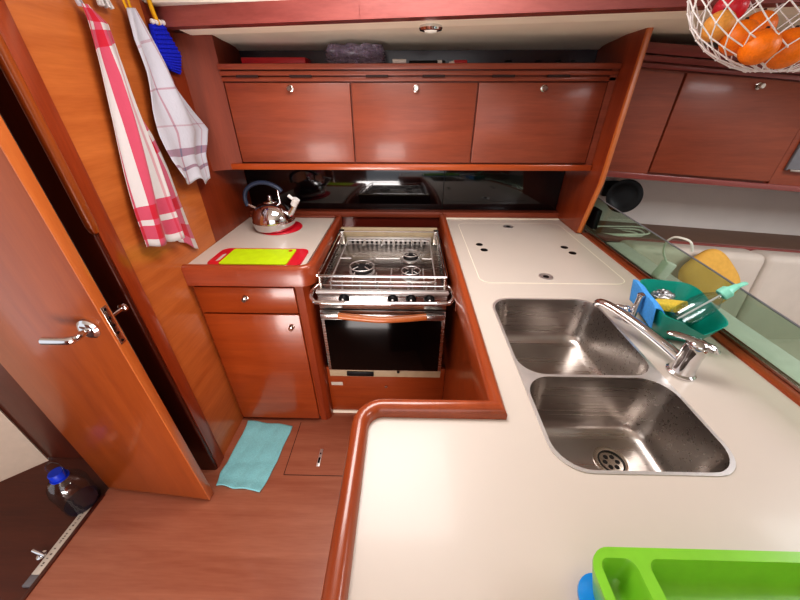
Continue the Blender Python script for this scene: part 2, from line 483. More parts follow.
# ------------------------------------------------------------------ DOOR (open, seen edge on to its lock)
d = thing('door_1', None, None, (-1.33, .755, 0), structure=True)
b = B(); box(b, -1.318, -.842, .718, .749, .012, 1.93, .002); [setattr(v.co, 'y', v.co.y+(-.842-v.co.x)*.085) for v in b.verts]; obj('door_leaf', b, 'wood_door', d)
b = B(); box(b, -.8425, -.8385, .7175, .7495, .012, 1.93, .001); obj('door_edge', b, 'wood_edge', d)
h = B()
q = Vector((0, -1, 0)).to_track_quat('Z', 'Y').to_matrix()
lathe(h, [(.031, 0), (.031, .005), (.025, .010), (.022, .012), (.013, .014)], (-.900, .722, .932), 32, q)
hd = obj('door_handle', h, 'chrome', d)
b = B(); tube(b, smoothpts([(-.900, .718, .932), (-.900, .69, .932), (-.904, .676, .931), (-.92, .669, .930), (-.985, .669, .929)]), [.009]*13+[.0112]*12, 12); obj('lever', b, 'chrome', hd)
b = B(); box(b, -.8385, -.8365, .724, .744, .872, 1.0, .001); lk = obj('lock_plate', b, 'nickel', d)
b = B()
for z in (.882, .910, .936, .962, .990): cyl(b, (-.8366, .734, z), (-.8358, .734, z), .0042)
obj('screw', b, 'black', lk)
b = B(); cyl(b, (-.858, .748, .95), (-.858, .80, .95), .006); lathe(b, [(.008, 0), (.013, .004), (.013, .012), (.006, .016)], (-.858, .797, .95), 20, Vector((0, 1, 0)).to_track_quat('Z', 'Y').to_matrix()); obj('door_knob', b, 'chrome', d)

# ------------------------------------------------------------------ LEFT CABINET
c = tag(thing('drawer_cabinet', None, None, (-.64, 1.45, 0)), 'low cherry wood galley cabinet with one drawer above one door, left of the stove', 'cabinet')
b = B(); box(b, -.884, -.452, 1.150, 1.785, .03, .842)
obj('body', b, 'wood_cab', c)
b = B(); slab(b, [(-.453, 1.149), (-.425, 1.149)]+[(-.435+.035*math.sin(a), 1.184-.035*math.cos(a)) for a in [R(20), R(40), R(60), R(80)]]+[(-.40, 1.2), (-.40, 1.785), (-.453, 1.785)], 0, .842); obj('corner_post', b, 'wood_v', c)
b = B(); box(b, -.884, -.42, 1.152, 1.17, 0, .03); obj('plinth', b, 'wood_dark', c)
b = B(); box(b, -.872, -.459, 1.137, 1.150, .707, .833, .003); dr = obj('drawer', b, 'wood_cab', c); knob(dr, -.668, 1.137, .783)
b = B(); box(b, -.872, -.459, 1.137, 1.150, .025, .700, .003); dr = obj('door', b, 'wood_cab', c); knob(dr, -.50, 1.137, .637)
c = tag(thing('worktop', None, None, (-.63, 1.45, .842)), 'small cream worktop with rounded cherry edge left of the stove', 'worktop')
b = B(); box(b, -.884, -.405, 1.165, 1.785, .862, .92); obj('surface', b, 'top', c)
path = [(-.884, 1.145)]+[(-.43+.045*math.sin(R(a)), 1.19-.045*math.cos(R(a))) for a in range(0, 91, 15)]+[(-.385, 1.785)]
rimp = [(-.019, .845), (-.019, .915), (-.015, .925), (-.007, .930), (.004, .930), (.011, .926), (.015, .920), (.015, .845)]
b = B(); sweep(b, path, [(o, z) for o, z in rimp]); obj('edge_rim', b, 'wood_rimx', c)
b = B(); box(b, -.884, -.40, 1.772, 1.786, .92, .932, .004); obj('back_rim', b, 'wood_hd', c)

# ------------------------------------------------------------------ L SHAPED UNIT
c = tag(thing('base_cabinet', None, None, (.45, .5, 0)), 'L-shaped cherry wood base cabinet carrying the cream worktop and sinks', 'cabinet')
Lp = [(-.085, -1.2), (.93, -1.2), (.93, 1.78), (.200, 1.78), (.200, .462), (-.06, .462), (-.085, .437)]
b = B(); slab(b, Lp, 0, .895, caps=(0, 0)); obj('side_panels', b, 'wood_cab', c, smooth=20)
b = B(); box(b, .196, .2005, 1.2, 1.5, .05, .8, .001)
c = tag(thing('countertop', None, None, (.45, .5, .895)), 'L-shaped cream worktop with raised cherry fiddle rail around the double sink', 'countertop')
Lt = [(-.086, -1.2), (.858, -1.2), (.858, 1.785), (.197, 1.785), (.197, .463), (-.05, .463), (-.086, .43)]
hole = rr(.278, .617, .337, .930, .060, 8)
b = B(); slab(b, Lt, .895, .92, [hole]); obj('surface', b, 'top', c, smooth=30)
cr = .045
cpath = [(.195, 1.785), (.195, .465)]
cpath += [(-.045-cr*math.sin(R(a)), .42+cr*math.cos(R(a))) for a in range(0, 91, 15)]+[(-.09, -1.2)]
fp = [(-.0165, .86), (-.0165, .935), (-.012, .944), (-.004, .948), (.004, .948), (.012, .943), (.0165, .934), (.0165, .86)]
b = B(); sweep(b, cpath, fp); obj('fiddle_rail', b, 'wood_rim', c)
b = B(); box(b, .858, .889, -1.2, 1.56, .88, .926, .004); obj('edge_strip', b, 'wood_rim', c)
b = B(); box(b, .2, .835, 1.766, 1.786, .92, .924, .0015); obj('back_strip', b, 'cream', c)
# fridge lid let into the worktop with its finger rings and hinges
lid = rr(.27, .80, 1.04, 1.70, .04)
b = B(); slab(b, lid, .9195, .9212, []); ld = obj('fridge_lid', b, 'top', c, smooth=30)
b = B(); sweep(b, lid, [(-.001, .9195), (.001, .9195), (.001, .9214), (-.001, .9214)], True); obj('lid_seam', b, 'cream2', ld)
for x, y in ((.524, 1.645), (.522, 1.091)):
    b = B(); lathe(b, [(.026, .9212), (.026, .9225), (.022, .9240), (.014, .9236), (.011, .9216)], (x, y, 0), 28)
    rg = obj('finger_ring', b, 'sinkrim', ld)
    b = B(); lathe(b, [(.011, .9215), (.011, .9225), (.006, .9230)], (x, y, 0), 24); obj('ring_well', b, 'black', rg)
for x, y0 in ((.330, 1.40), (.704, 1.375)):
    for dy in (0, -.062):
        b = B(); lathe(b, [(.0155, .9212), (.0155, .9225), (.010, .9232)], (x+(.01 if dy else 0), y0+dy, 0), 20); obj('hinge_cap', b, 'black', ld)

# double sink
s = tag(thing('double_sink', None, None, (.445, .64, .76)), 'stainless steel double bowl sink set in the cream worktop', 'sink')
B1 = rr(.283, .612, .581, .925, .06, 8); B2 = rr(.283, .612, .342, .573, .06, 8)
b = B(); slab(b, rr(.276, .619, .336, .932, .062, 8), .915, .9222, [B1, B2]); obj('flange', b, 'sinkrim', s)
def bowl(x0, x1, y0, y1, r, depth):
    bm = B(); rings = []
    for ins, z in ((0, .922), (.001, .917), (.004, .90), (.013, .92-depth+.035), (.018, .92-depth+.015), (.03, .92-depth+.004), (.05, .92-depth), (.085, .92-depth-.001)):
        rings.append([(p[0], p[1], z) for p in rr(x0+ins, x1-ins, y0+ins, y1-ins, min(max(.012, r-ins*.4), (y1-y0)/2-ins-.002), 8)])
    t = bmesh.new(); V = [[t.verts.new(p) for p in q_] for q_ in rings]; n = len(V[0])
    for a, b_ in zip(V, V[1:]):
        for i in range(n): t.faces.new((b_[i], b_[(i+1) % n], a[(i+1) % n], a[i]))
    t.faces.new(V[-1]); merge(bm, t); return bm
b1 = obj('basin', bowl(.283, .612, .581, .925, .06, .15), 'sink', s, smooth=60)
b2 = obj('basin', bowl(.283, .612, .342, .573, .06, .165), 'sink', s, smooth=60)
dx, dy, dz = .492, .464, .7545
b = B(); lathe(b, [(.040, 0), (.040, .002), (.032, .0025), (.024, -.001), (.003, -.002)], (dx, dy, dz), 32); dr = obj('drain', b, 'nickel', b2)
b = B()
for i in range(6):
    a = i*PI/3; lathe(b, [(.0055, 0), (.0045, .0012)], (dx+.0145*math.cos(a), dy+.0145*math.sin(a), dz+.0003), 12)
sweep(b, [(dx+.0275*math.cos(2*PI*i/30), dy+.0275*math.sin(2*PI*i/30)) for i in range(30)], [(-.0012, dz), (.0012, dz), (.0012, dz+.0028), (-.0012, dz+.0028)], True)
obj('drain_holes', b, 'sinkdark', dr)
for par, y in ((b2, .53), (b1, .885)):
    b = B(); q = Vector((-1, 0, 0)).to_track_quat('Z', 'Y').to_matrix()
    lathe(b, [(.011, 0), (.011, .002), (.007, .003), (.006, .001)], (.608, y, .885), 20, q); obj('overflow', b, 'nickel', par)

# mixer tap
f = tag(thing('faucet', None, None, (.672, .597, .92)), 'chrome mixer tap with long flat spout reaching over the rear basin', 'faucet')
ax = Vector((.035, .02, 1)).normalized()
q = ax.to_track_quat('Z', 'Y').to_matrix()
b = B(); lathe(b, [(.031, 0), (.031, .004), (.026, .008), (.024, .02), (.0225, .052), (.024, .07), (.022, .083), (.012, .089)], (.672, .597, .92), 32, q); obj('body', b, 'chrome', f)
b = B(); sp = smoothpts([(.668, .607, .950), (.652, .64, .962), (.628, .69, .974), (.598, .755, .984), (.577, .80, .986), (.568, .822, .980), (.566, .828, .968)], 6)
tube(b, sp, [.017-.004*min(1, i/20) for i in range(len(sp))], 14, flat=.75); obj('spout', b, 'chrome', f)
b = B(); tube(b, smoothpts([(.698, .585, 1.004), (.675, .600, 1.012), (.650, .622, 1.014), (.630, .640, 1.010)]), [.017, .017, .017, .017, .016, .016, .015, .015, .014, .013, .013, .012, .012, .012, .012, .011, .011, .009, .006], 12, flat=.4)
ball(b, (.676, .598, 1.006), .021, 1, 1, .6); tube(b, smoothpts([(.676, .598, 1.010), (.70, .588, 1.007), (.712, .582, .996)]), .009, 10, flat=.6)
obj('lever', b, 'chrome', f)
f = tag(thing('pump_spigot', None, None, (.668, .806, .92)), 'short upright chrome pump spigot between the tap spout and the teal caddy', 'faucet')
b = B(); lathe(b, [(.017, 0), (.017, .004), (.010, .007), (.0085, .04), (.0085, .085), (.010, .09), (.010, .097), (.005, .10)], (.668, .806, .92), 24); obj('stem', b, 'chrome', f)
b = B(); tube(b, smoothpts([(.668, .806, .95), (.645, .818, .962), (.628, .828, .96), (.622, .832, .948)]), .0075, 12); ball(b, (.650, .815, .958), .013); obj('nozzle', b, 'chrome', f)

# ------------------------------------------------------------------ SPLASH PANEL + OVERHEAD CABINETS
b = B(); box(b, -.884, .834, 1.838, 1.848, .945, 1.26, .002)
sp_ = tag(obj('splash_panel', b, 'splash'), 'long smoked black mirror splash panel under the overhead cabinets', 'panel')
b = B(); box(b, .195, .199, 1.836, 1.839, .955, 1.2); obj('panel_joint', b, 'black', sp_)

oc = tag(thing('overhead_cabinet', None, None, (-.02, 1.73, 1.205)), 'cherry wood overhead cabinet with three flat doors above the stove', 'cabinet')
b = B(); box(b, -.884, .834, 1.612, 1.86, 1.212, 1.585); obj('body', b, 'wood_hd', oc)
b = B(); box(b, -.884, .834, 1.588, 1.613, 1.205, 1.232, .004); obj('bottom_rail', b, 'wood_edge' if False else 'wood_h', oc)
b = B()
fpth = [(-.8845, 1.540), (-.872, 1.555), (-.845, 1.575), (-.810, 1.592), (-.768, 1.600), (-.768, 1.86), (-.8845, 1.86)]
slab(b, fpth, 1.206, 1.697)
obj('corner_filler', b, 'wood_fill_shade', oc, smooth=50)  # bulkhead wood with the corner's shade put into its colour
b = B(); box(b, .806, .834, 1.598, 1.613, 1.232, 1.60); obj('side_stile', b, 'wood_hd', oc)
dx_ = [(-.762, -.243), (-.237, .280), (.286, .802)]
kx = [-.49, .03, .55]
for (x0, x1), k in zip(dx_, kx):
    b = B(); box(b, x0, x1, 1.594, 1.612, 1.238, 1.542, .003); dd = obj('door', b, 'wood_hd', oc); knob(dd, k, 1.594, 1.522)
b = B()
for z0, z1, y in ((1.546, 1.562, 1.598), (1.566, 1.582, 1.592), (1.586, 1.606, 1.586)): box(b, -.772, .834, y, 1.62, z0, z1, .003)
obj('top_rail', b, 'wood_hd', oc)
for x in (-.66, -.44, -.13, .10, .38, .60):
    b = B(); box(b, x-.045, x+.045, 1.5905, 1.60, 1.560, 1.568); obj('vent_slot', b, 'groove', oc)
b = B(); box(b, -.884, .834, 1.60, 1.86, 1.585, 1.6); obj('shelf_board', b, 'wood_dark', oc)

# saloon overhead cabinet
oc = tag(thing('saloon_cabinet', None, None, (1.6, 1.73, 1.18)), 'cherry wood overhead cabinet above the saloon settee, right of the partition', 'cabinet')
b = B(); box(b, .859, 2.69, 1.612, 1.86, 1.19, 1.63); obj('body', shear(b), 'wood_hd', oc)
b = B(); box(b, .859, 2.69, 1.59, 1.613, 1.178, 1.203, .004); obj('bottom_rail', shear(b), 'wood_beam', oc)
b = B(); box(b, .859, 1.098, 1.600, 1.613, 1.203, 1.58); obj('fixed_panel', shear(b), 'wood_hd', oc)
for x0, x1, m in ((1.104, 1.662, 'wood_hd'), (1.90, 2.6, 'wood_hd')):
    b = B(); box(b, x0, x1, 1.594, 1.612, 1.212, 1.585, .003); dd = obj('door', shear(b), m, oc)
    k_ = knob(dd, (x0+x1)/2+.02, 1.594, 1.56-.07*((x0+x1)/2-.95))
b = B(); box(b, 1.668, 1.895, 1.600, 1.613, 1.203, 1.58); obj('side_stile', shear(b), 'wood_hd', oc)
b = B()
for z0, z1, y in ((1.590, 1.606, 1.598), (1.610, 1.63, 1.59), (1.634, 1.668, 1.584)): box(b, .859, 2.69, y, 1.62, z0, z1, .003)
obj('top_rail', shear(b), 'wood_beam', oc)
b = B(); box(b, 1.70, 1.86, 1.588, 1.601, 1.265, 1.40, .004); lp = obj('latch_plate', shear(b), 'grey', oc)
b = B(); box(b, 1.705, 1.86, 1.575, 1.590, 1.262, 1.272, .003); lathe(b, [(.012, 0), (.012, .006), (.004, .012)], (1.80, 1.588, 1.30), 16, Vector((0, -1, 0)).to_track_quat('Z', 'Y').to_matrix()); obj('latch_catch', shear(b), 'nickel', lp)

# ------------------------------------------------------------------ STOVE (gimballed, tipped a little forward)
st = tag(thing('stove', None, None, (-.092, 1.06, .865)), 'stainless steel gimballed gas stove with oven door and wooden handle', 'stove')
def so(name, bm, m, par=st, **k): return obj(name, bm, m, par, local=True, **k)
b = B(); box(b, -.245, .245, .01, .535, -.415, -.035); so('body', b, 'steel')
b = B(); slab(b, rr(-.252, .252, .0, .54, .012), -.035, -.012)
sweep(b, rr(-.252, .252, .0, .54, .012), [(0, -.03), (.006, -.03), (.012, .004), (0, .006)], True); so('cooktop', b, 'steel')
b = B(); box(b, -.235, .235, .05, .49, -.0125, -.0105, .0005)
so('drip_tray', b, 'sink')
# front control fascia
b = B(); box(b, -.252, .252, -.010, .014, -.008, .005, .004); so('front_lip', b, 'sinkrim')
b = B(); box(b, -.248, .248, -.004, .02, -.076, -.008, .003); fa = so('control_panel', b, 'steel')
for x in (-.147, .040, .110, .18):
    b = B(); q = Vector((0, -1, 0)).to_track_quat('Z', 'Y').to_matrix()
    lathe(b, [(.021, 0), (.020, .006), (.017, .012), (.016, .020), (.012, .023)], (x, -.004, -.030), 24, q)
    k = obj('control_knob', b, 'black', fa, local=True)
    b = B(); ball(b, (x, -.027, -.020), .004); obj('indicator', b, 'whitep', k, local=True)
# grab bar round the front
b = B(); gb = [(-.255, .045, .0), (-.268, .02, -.008), (-.270, -.01, -.013), (-.258, -.033, -.020), (-.225, -.043, -.023), (0, -.045, -.024), (.225, -.043, -.023), (.258, -.033, -.020), (.270, -.01, -.013), (.268, .02, -.008), (.255, .045, .0)]
tube(b, smoothpts(gb, 5), .0085, 12); so('grab_bar', b, 'chrome')
# oven door
b = B(); box(b, -.248, .248, -.006, .02, -.402, -.082, .003)
od = so('oven_door', b, 'steel')
b = B(); box(b, -.234, .234, -.009, -.005, -.396, -.128, .001); obj('oven_window', b, 'blackglass', od, local=True)
b = B(); tube(b, smoothpts([(-.17, -.028, -.093), (-.08, -.036, -.098), (0, -.040, -.100), (.08, -.036, -.098), (.17, -.028, -.093)]), .0135, 14); hdl = obj('oven_handle', b, 'wood_edge', od, local=True)
for s_ in (-1, 1):
    b = B(); box(b, s_*.203-.038, s_*.203+.038, -.036, -.008, -.106, -.082, .006); obj('handle_bracket', b, 'steel', hdl, local=True)
b = B(); box(b, -.248, .248, .0, .04, -.445, -.403, .002); bs = so('base_strip', b, 'beige')
b = B(); box(b, -.17, -.05, -.006, .0, -.438, -.412, .002); obj('vent', b, 'black', bs, local=True)
b = B(); cyl(b, (.06, -.006, -.410), (.06, .002, -.410), .006); obj('catch', b, 'black', bs, local=True)
# back splash of stove with row of slots
b = B(); box(b, -.245, .245, .525, .545, -.03, .064, .003)
bk = so('back_panel', b, 'beige')
b = B(); box(b, -.215, .215, .505, .526, -.02, .022, .002); vp = so('vent_panel', b, 'sinkrim')
b = B()
for i in range(16):
    x = -.185+i*.0245; box(b, x-.006, x+.006, .5035, .506, -.010, .012, .001)
obj('vent_slots', b, 'sinkdark', vp, local=True)
# sea rail
for s_ in (-1, 1):
    b = B(); box(b, s_*.237-.014, s_*.237+.014, .485, .525, -.01, .062, .005); so('rail_post', b, 'nickel')
    b = B(); tube(b, [(s_*.237, .02, -.01), (s_*.237, .02, .055)], .0055, 10); so('rail_post', b, 'nickel')
b = B()
tube(b, [(-.243, .02, .056), (.243, .02, .056)], .005, 8)
tube(b, [(-.24, .50, .056), (.24, .50, .056)], .0035, 8)
tube(b, [(-.24, .02, .016), (.24, .02, .016)], .0035, 8)
for s_ in (-1, 1):
    tube(b, [(s_*.243, .02, .056), (s_*.243, .50, .058)], .005, 8)
    tube(b, [(s_*.243, .02, .020), (s_*.243, .50, .024)], .0035, 8)
so('sea_rail', b, 'chrome')
# pan support grid
b = B()
tube(b, [(x, y, .018) for x, y in rr(-.205, .205, .045, .475, .02, 4)], .0035, 8, True)
for x in (-.12, -.03, .03, .115, .16):
    tube(b, [(x, .045, -.008), (x, .045, .02), (x, .16 if x > 0 else .12, .020)], .0028, 6)
    tube(b, [(x, .475, -.008), (x, .475, .02), (x, .40, .020)], .0028, 6)
for x in (-.205, -.16, -.09, -.02, .03, .10, .17, .205):
    cyl(b, (x, .045, -.012), (x, .045, .020), .0042, 8)
tube(b, [(-.205, .26, .018), (-.155, .26, .018)], .0028, 6); tube(b, [(-.045, .26, .018), (.06, .26, .018)], .0028, 6); tube(b, [(.16, .26, .018), (.205, .26, .018)], .0028, 6)
so('pan_support', b, 'sinkrim')
for x, y, r in ((-.099, .19, .045), (.110, .15, .034), (.110, .325, .034)):
    b = B(); lathe(b, [(r*1.25, -.010), (r*1.22, -.006), (r*1.05, -.005)], (x, y, 0), 32); br = so('burner', b, 'sinkrim')
    b = B(); lathe(b, [(r, -.007), (r, .004), (r*.8, .008), (r*.75, .004)], (x, y, 0), 32); obj('burner_ring', b, 'blackiron', br, local=True)
    b = B(); lathe(b, [(r*.62, .002), (r*.62, .011), (r*.5, .013), (r*.1, .014)], (x, y, 0), 28); obj('burner_cap', b, 'blackiron', br, local=True)
    b = B()
    tube(b, [(x+r*1.15*math.cos(i*PI/10), y+r*1.15*math.sin(i*PI/10), .016) for i in range(20)], .0024, 6, True)
    for i in range(4):
        a = PI/4+i*PI/2; tube(b, [(x+r*1.15*math.cos(a), y+r*1.15*math.sin(a), .016), (x+r*.45*math.cos(a), y+r*.45*math.sin(a), .018)], .0022, 6)
    obj('pan_ring', b, 'sinkrim', br, local=True)
# gimbal bracket on the niche side
b = B(); box(b, .1835, .1945, 1.03, 1.07, .80, .885, .005); tag(obj('gimbal_bracket', b, 'chrome'), 'chrome gimbal bracket on the niche side right of the stove', 'bracket')

# locker panel under the oven
lp = tag(thing('locker_panel', None, None, (-.1, 1.21, 0)), 'cherry locker panel below the oven at floor level', 'locker')
b = B(); box(b, -.400, .199, 1.2, 1.218, .022, .34, .002); obj('panel', b, 'wood_cab', lp)
b = B(); box(b, -.400, .199, 1.196, 1.21, 0, .02, .002); obj('skirting', b, 'cream', lp)
b = B(); box(b, -.385, -.325, 1.1985, 1.2005, .215, .238, .0005); obj('label_plate', b, 'strip', lp)
b = B(); cyl(b, (-.10, 1.201, .21), (-.10, 1.196, .21), .007); obj('latch', b, 'nickel', lp)

# ------------------------------------------------------------------ GLASS SCREEN
g = tag(thing('glass_screen', None, None, (.90, 1.0, .926)), 'low clear green-tinted glass screen along the right edge of the worktop', 'screen')
b = B()
poly = [(-.6, .926), (1.60, .926)]+[(1.60-.03+.03*math.cos(R(a)), 1.06+.03*math.sin(R(a))) for a in range(0, 91, 15)]+[(.9, 1.062), (.6, 1.046), (-.6, 1.01)]
loft(b, [[(.893, y, z) for y, z in poly], [(.899, y, z) for y, z in poly]], True, True); obj('pane', b, 'screen', g, smooth=0)
b = B(); tube(b, [(.896, -.6, 1.010), (.896, .6, 1.046), (.896, .9, 1.062), (.896, 1.57, 1.090)], .0028, 6); obj('polished_edge', b, 'grey', g)
b = B(); box(b, .889, .903, -.6, 1.59, .92, .934, .001); obj('base_channel', b, 'nickel', g)
b = B(); box(b, .884, .908, 1.52, 1.59, .955, 1.045, .004); obj('clamp', b, 'black', g)
b = B(); box(b, .932, 1.045, -1.2, 1.50, 0, .90, .006)
lg = tag(obj('side_ledge', b, 'whitep'), 'narrow pale ledge just behind the glass screen', 'ledge')

# ------------------------------------------------------------------ SALOON SEATING
def pad(name, x0, x1, y0, y1, z0, z1, tilt=0, bev=.035):
    bm = B(); box(bm, x0, x1, y0, y1, z0, z1, bev, 5, Matrix.Rotation(tilt, 3, 'X')); return bm
for x0, x1, lab in ((1.06, 1.72, 'cream vinyl backrest cushion behind the glass screen, nearest the partition'), (1.725, 2.6, 'cream vinyl backrest cushion at the right edge, beyond the seam')):
    c = tag(thing('backrest_cushion', None, None, ((x0+x1)/2, 1.49, .36)), lab, 'cushion')
    obj('cover', shear(pad('c', x0, x1, 1.42, 1.56, .36, .905, R(-6))), 'vinyl', c)
    b = B(); tube(b, [(x0+.04, 1.452, .885), (x1-.04, 1.452, .885)], .004, 6); obj('piping', shear(b), 'cream', c)
b = pad('s', 1.06, 2.6, .75, 1.44, .22, .40); tag(obj('seat_cushion', b, 'vinyl'), 'cream vinyl settee seat cushion seen low through the glass', 'cushion')
b = B(); box(b, 1.06, 2.6, .78, 1.84, 0, .215, .005); tag(obj('settee_base', b, 'wood_cab'), 'cherry settee base below the cream seat cushion', 'settee')
# mustard scatter cushion
b = B(); ball(b, (0, 0, 0), 1, .19, .06, .17, 32, 20)
for v in b.verts:
    x = v.co.x/.19; z = v.co.z/.17
    v.co.x = .19*math.copysign(abs(x)**.62, x); v.co.z = .16*math.copysign(abs(z)**.62, z)
mm = Matrix.Rotation(R(-20), 3, 'X') @ Matrix.Rotation(R(50), 3, 'Y')
for v in b.verts: v.co = mm @ (v.co*.70) + Vector((1.40, 1.36, .775))
tag(obj('scatter_cushion', b, 'cushiony', smooth=80), 'mustard yellow scatter cushion leaning on the cream settee back', 'cushion')
# black round dish on the ledge
t = tag(thing('round_speaker', None, None, (1.09, 1.72, .89)), 'round black speaker dish above the brown ledge beside the partition', 'speaker')
q = Vector((-.32, -1, .18)).normalized().to_track_quat('Z', 'Y').to_matrix()
b = B(); lathe(b, [(.03, -.03), (.065, -.012), (.076, 0), (.080, .008), (.074, .010), (.055, .004), (.05, .001), (.02, .0)], (1.082, 1.68, 1.072), 40, q); obj('dish', b, 'black', t)
b = B(); cyl(b, (1.10, 1.70, 1.075), (1.105, 1.862, 1.07), .014); box(b, 1.07, 1.14, 1.84, 1.862, 1.03, 1.11, .004); obj('bracket', b, 'black', t)
# white cable coil
b = B()
for k in range(3):
    cx, cy = 1.09+.02*k, 1.655+.012*k
    tube(b, [(cx+(.12+.012*k)*math.cos(a), cy+(.055+.008*k)*math.sin(a), .892+.008*k-.07*(cx-.95)+.004*math.sin(3*a)) for a in [i*2*PI/28 for i in range(28)]], .0045, 8, True)
tag(obj('cable_coil', b, 'whitecord'), 'coil of white cable lying on the brown ledge behind the glass', 'cable')
# charger with cable draped over the glass
t = tag(thing('charger', None, None, (1.0, 1.12, .90)), 'white plug charger with looped cable behind the glass screen', 'charger')
b = B(); box(b, .945, .985, 1.10, 1.135, .905, .975, .006, 3, Matrix.Rotation(R(18), 3, 'Y')); obj('plug', b, 'whitep', t)
b = B(); tube(b, smoothpts([(.962, 1.115, .97), (.94, 1.125, 1.01), (.925, 1.115, 1.05), (.912, 1.08, 1.083), (.910, 1.045, 1.095), (.925, 1.02, 1.09), (.94, 1.015, 1.06)]), .0035, 8); obj('cable', b, 'whitecord', t)
b = B(); box(b, .95, .956, 1.112, 1.118, .915, .94); obj('plug_mark', b, 'grey', t)

# ------------------------------------------------------------------ THINGS ON THE LEFT WORKTOP
b = B(); lathe(b, [(.106, .9205), (.108, .922), (.106, .925), (.098, .9258)], (-.650, 1.605, 0), 48)
tag(obj('trivet', b, 'red'), 'round red mat under the kettle', 'mat')
k = tag(thing('kettle', None, None, (-.675, 1.60, .926)), 'shiny stainless steel whistling kettle with blue-grey arched handle on a red mat', 'kettle')
kc = (-.675, 1.60, .926)
b = B(); lathe(b, [(.093, 0), (.099, .006), (.101, .02), (.102, .04), (.099, .062), (.09, .085), (.075, .106), (.055, .121), (.035, .129), (.03, .130)], kc, 48); obj('body', b, 'chrome', k, smooth=60)
b = B(); lathe(b, [(.1025, .038), (.1035, .040), (.1025, .042)], kc, 48, capb=False, capt=False)
obj('seam_ring', b, 'nickel', k)
b = B(); lathe(b, [(.036, .128), (.034, .134), (.012, .140), (.008, .15), (.012, .156), (.006, .162)], kc, 32); obj('lid', b, 'chrome', k)
b = B(); X = kc[0]
tube(b, smoothpts([(X-.118, 1.60, 1.035), (X-.122, 1.60, 1.07), (X-.105, 1.60, 1.112), (X-.06, 1.60, 1.14), (X-.005, 1.60, 1.145), (X+.045, 1.60, 1.125), (X+.065, 1.60, 1.105)], 6), [.0125]*37, 12, flat=.8); hn = obj('handle', b, 'handleblue', k)
b = B(); tube(b, [(X-.115, 1.60, 1.042), (X-.072, 1.60, 1.022)], .007, 10); obj('handle_strut', b, 'chrome', hn)
b = B(); tube(b, [(X+.047, 1.60, 1.12), (X+.048, 1.60, 1.04)], .0055, 10); obj('handle_strut', b, 'chrome', hn)
b = B(); tube(b, smoothpts([(X+.07, 1.59, .985), (X+.10, 1.585, 1.01), (X+.125, 1.58, 1.045), (X+.135, 1.578, 1.06)]), [.022, .021, .02, .019, .018, .017, .016, .015, .0145, .014, .0135, .013, .013, .013, .013, .013, .013, .013, .013], 14); spo = obj('spout', b, 'chrome', k)
b = B(); tube(b, [(X+.12, 1.58, 1.045), (X+.14, 1.576, 1.075)], .0165, 16); tube(b, [(X+.125, 1.58, 1.07), (X+.10, 1.585, 1.09)], .008, 10); obj('whistle_cap', b, 'whitep', spo)

c = tag(thing('cutting_board', None, None, (-.615, 1.23, .9205)), 'red plastic cutting board with handle slot, under the lime green board', 'cutting board')
b = B(); slab(b, rr(-.805, -.425, 1.150, 1.322, .035, 8), .9205, .9265, [rr(-.787, -.765, 1.19, 1.275, .010, 5)]); obj('board', b, 'red', c, smooth=30)
c = tag(thing('cutting_board', None, None, (-.6, 1.22, .927)), 'lime green cutting board lying on the red board', 'cutting board')
b = B(); slab(b, rr(-.750, -.478, 1.155, 1.305, .010, 6), .927, .931, []); obj('board', b, 'lime', c, smooth=30)
b = B(); lathe(b, [(.009, .9310), (.009, .9314)], (-.500, 1.287, 0), 20); obj('hanging_hole', b, 'red', c)

# ------------------------------------------------------------------ TOWELS AND POTHOLDER ON THE LEFT BULKHEAD
def poly_at(pts, t):
    n = len(pts)-1; s_ = min(t*n, n-1e-6); i = int(s_); f_ = s_-i
    a, b_ = pts[i], pts[i+1]; return (a[0]+(b_[0]-a[0])*f_, a[1]+(b_[1]-a[1])*f_)
def hang(L, Rr, folds, amp, x0, ph=0, bow=.0, rag=.004):
    bm = B()
    def f_(u, v):
        l = poly_at(L, v); r = poly_at(Rr, v); y = l[0]+(r[0]-l[0])*u; z = l[1]+(r[1]-l[1])*u
        z += rag*math.sin(u*13+1)*max(0, v-.8)*5
        a = amp*(.25+.75*v)
        x = x0+a*(1+math.sin(u*folds*2*PI+ph+v*1.5))*.5+a*.35*math.sin(u*folds*5+v*7)+bow*math.sin(PI*u)
        return (max(x, -.8835), y, z)
    sheet(bm, f_, 44, 60); return bm
def hook(y, z, label):
    h_ = tag(thing('hook', None, None, (-.885, y, z)), label, 'hook')
    b_ = B(); lathe(b_, [(.012, 0), (.012, .003), (.006, .005)], (-.885, y, z), 16, Vector((1, 0, 0)).to_track_quat('Z', 'Y').to_matrix()); obj('base', b_, 'nickel', h_)
    b_ = B(); tube(b_, smoothpts([(-.882, y, z), (-.868, y, z-.004), (-.858, y, z+.002), (-.857, y, z+.014)]), .003, 8); obj('prong', b_, 'nickel', h_)
T1L = [(1.112, 1.70), (1.106, 1.665), (1.090, 1.596), (1.078, 1.532), (1.055, 1.422), (1.018, 1.276), (.995, 1.175), (.977, 1.071)]
T1R = [(1.135, 1.70), (1.182, 1.668), (1.183, 1.621), (1.181, 1.561), (1.172, 1.457), (1.165, 1.327), (1.145, 1.167), (1.140, 1.040)]
F1L = [(1.165, 1.457), (1.155, 1.326), (1.134, 1.165), (1.120, 1.055)]
F1R = [(1.185, 1.475), (1.221, 1.382), (1.242, 1.272), (1.250, 1.123), (1.254, .946)]
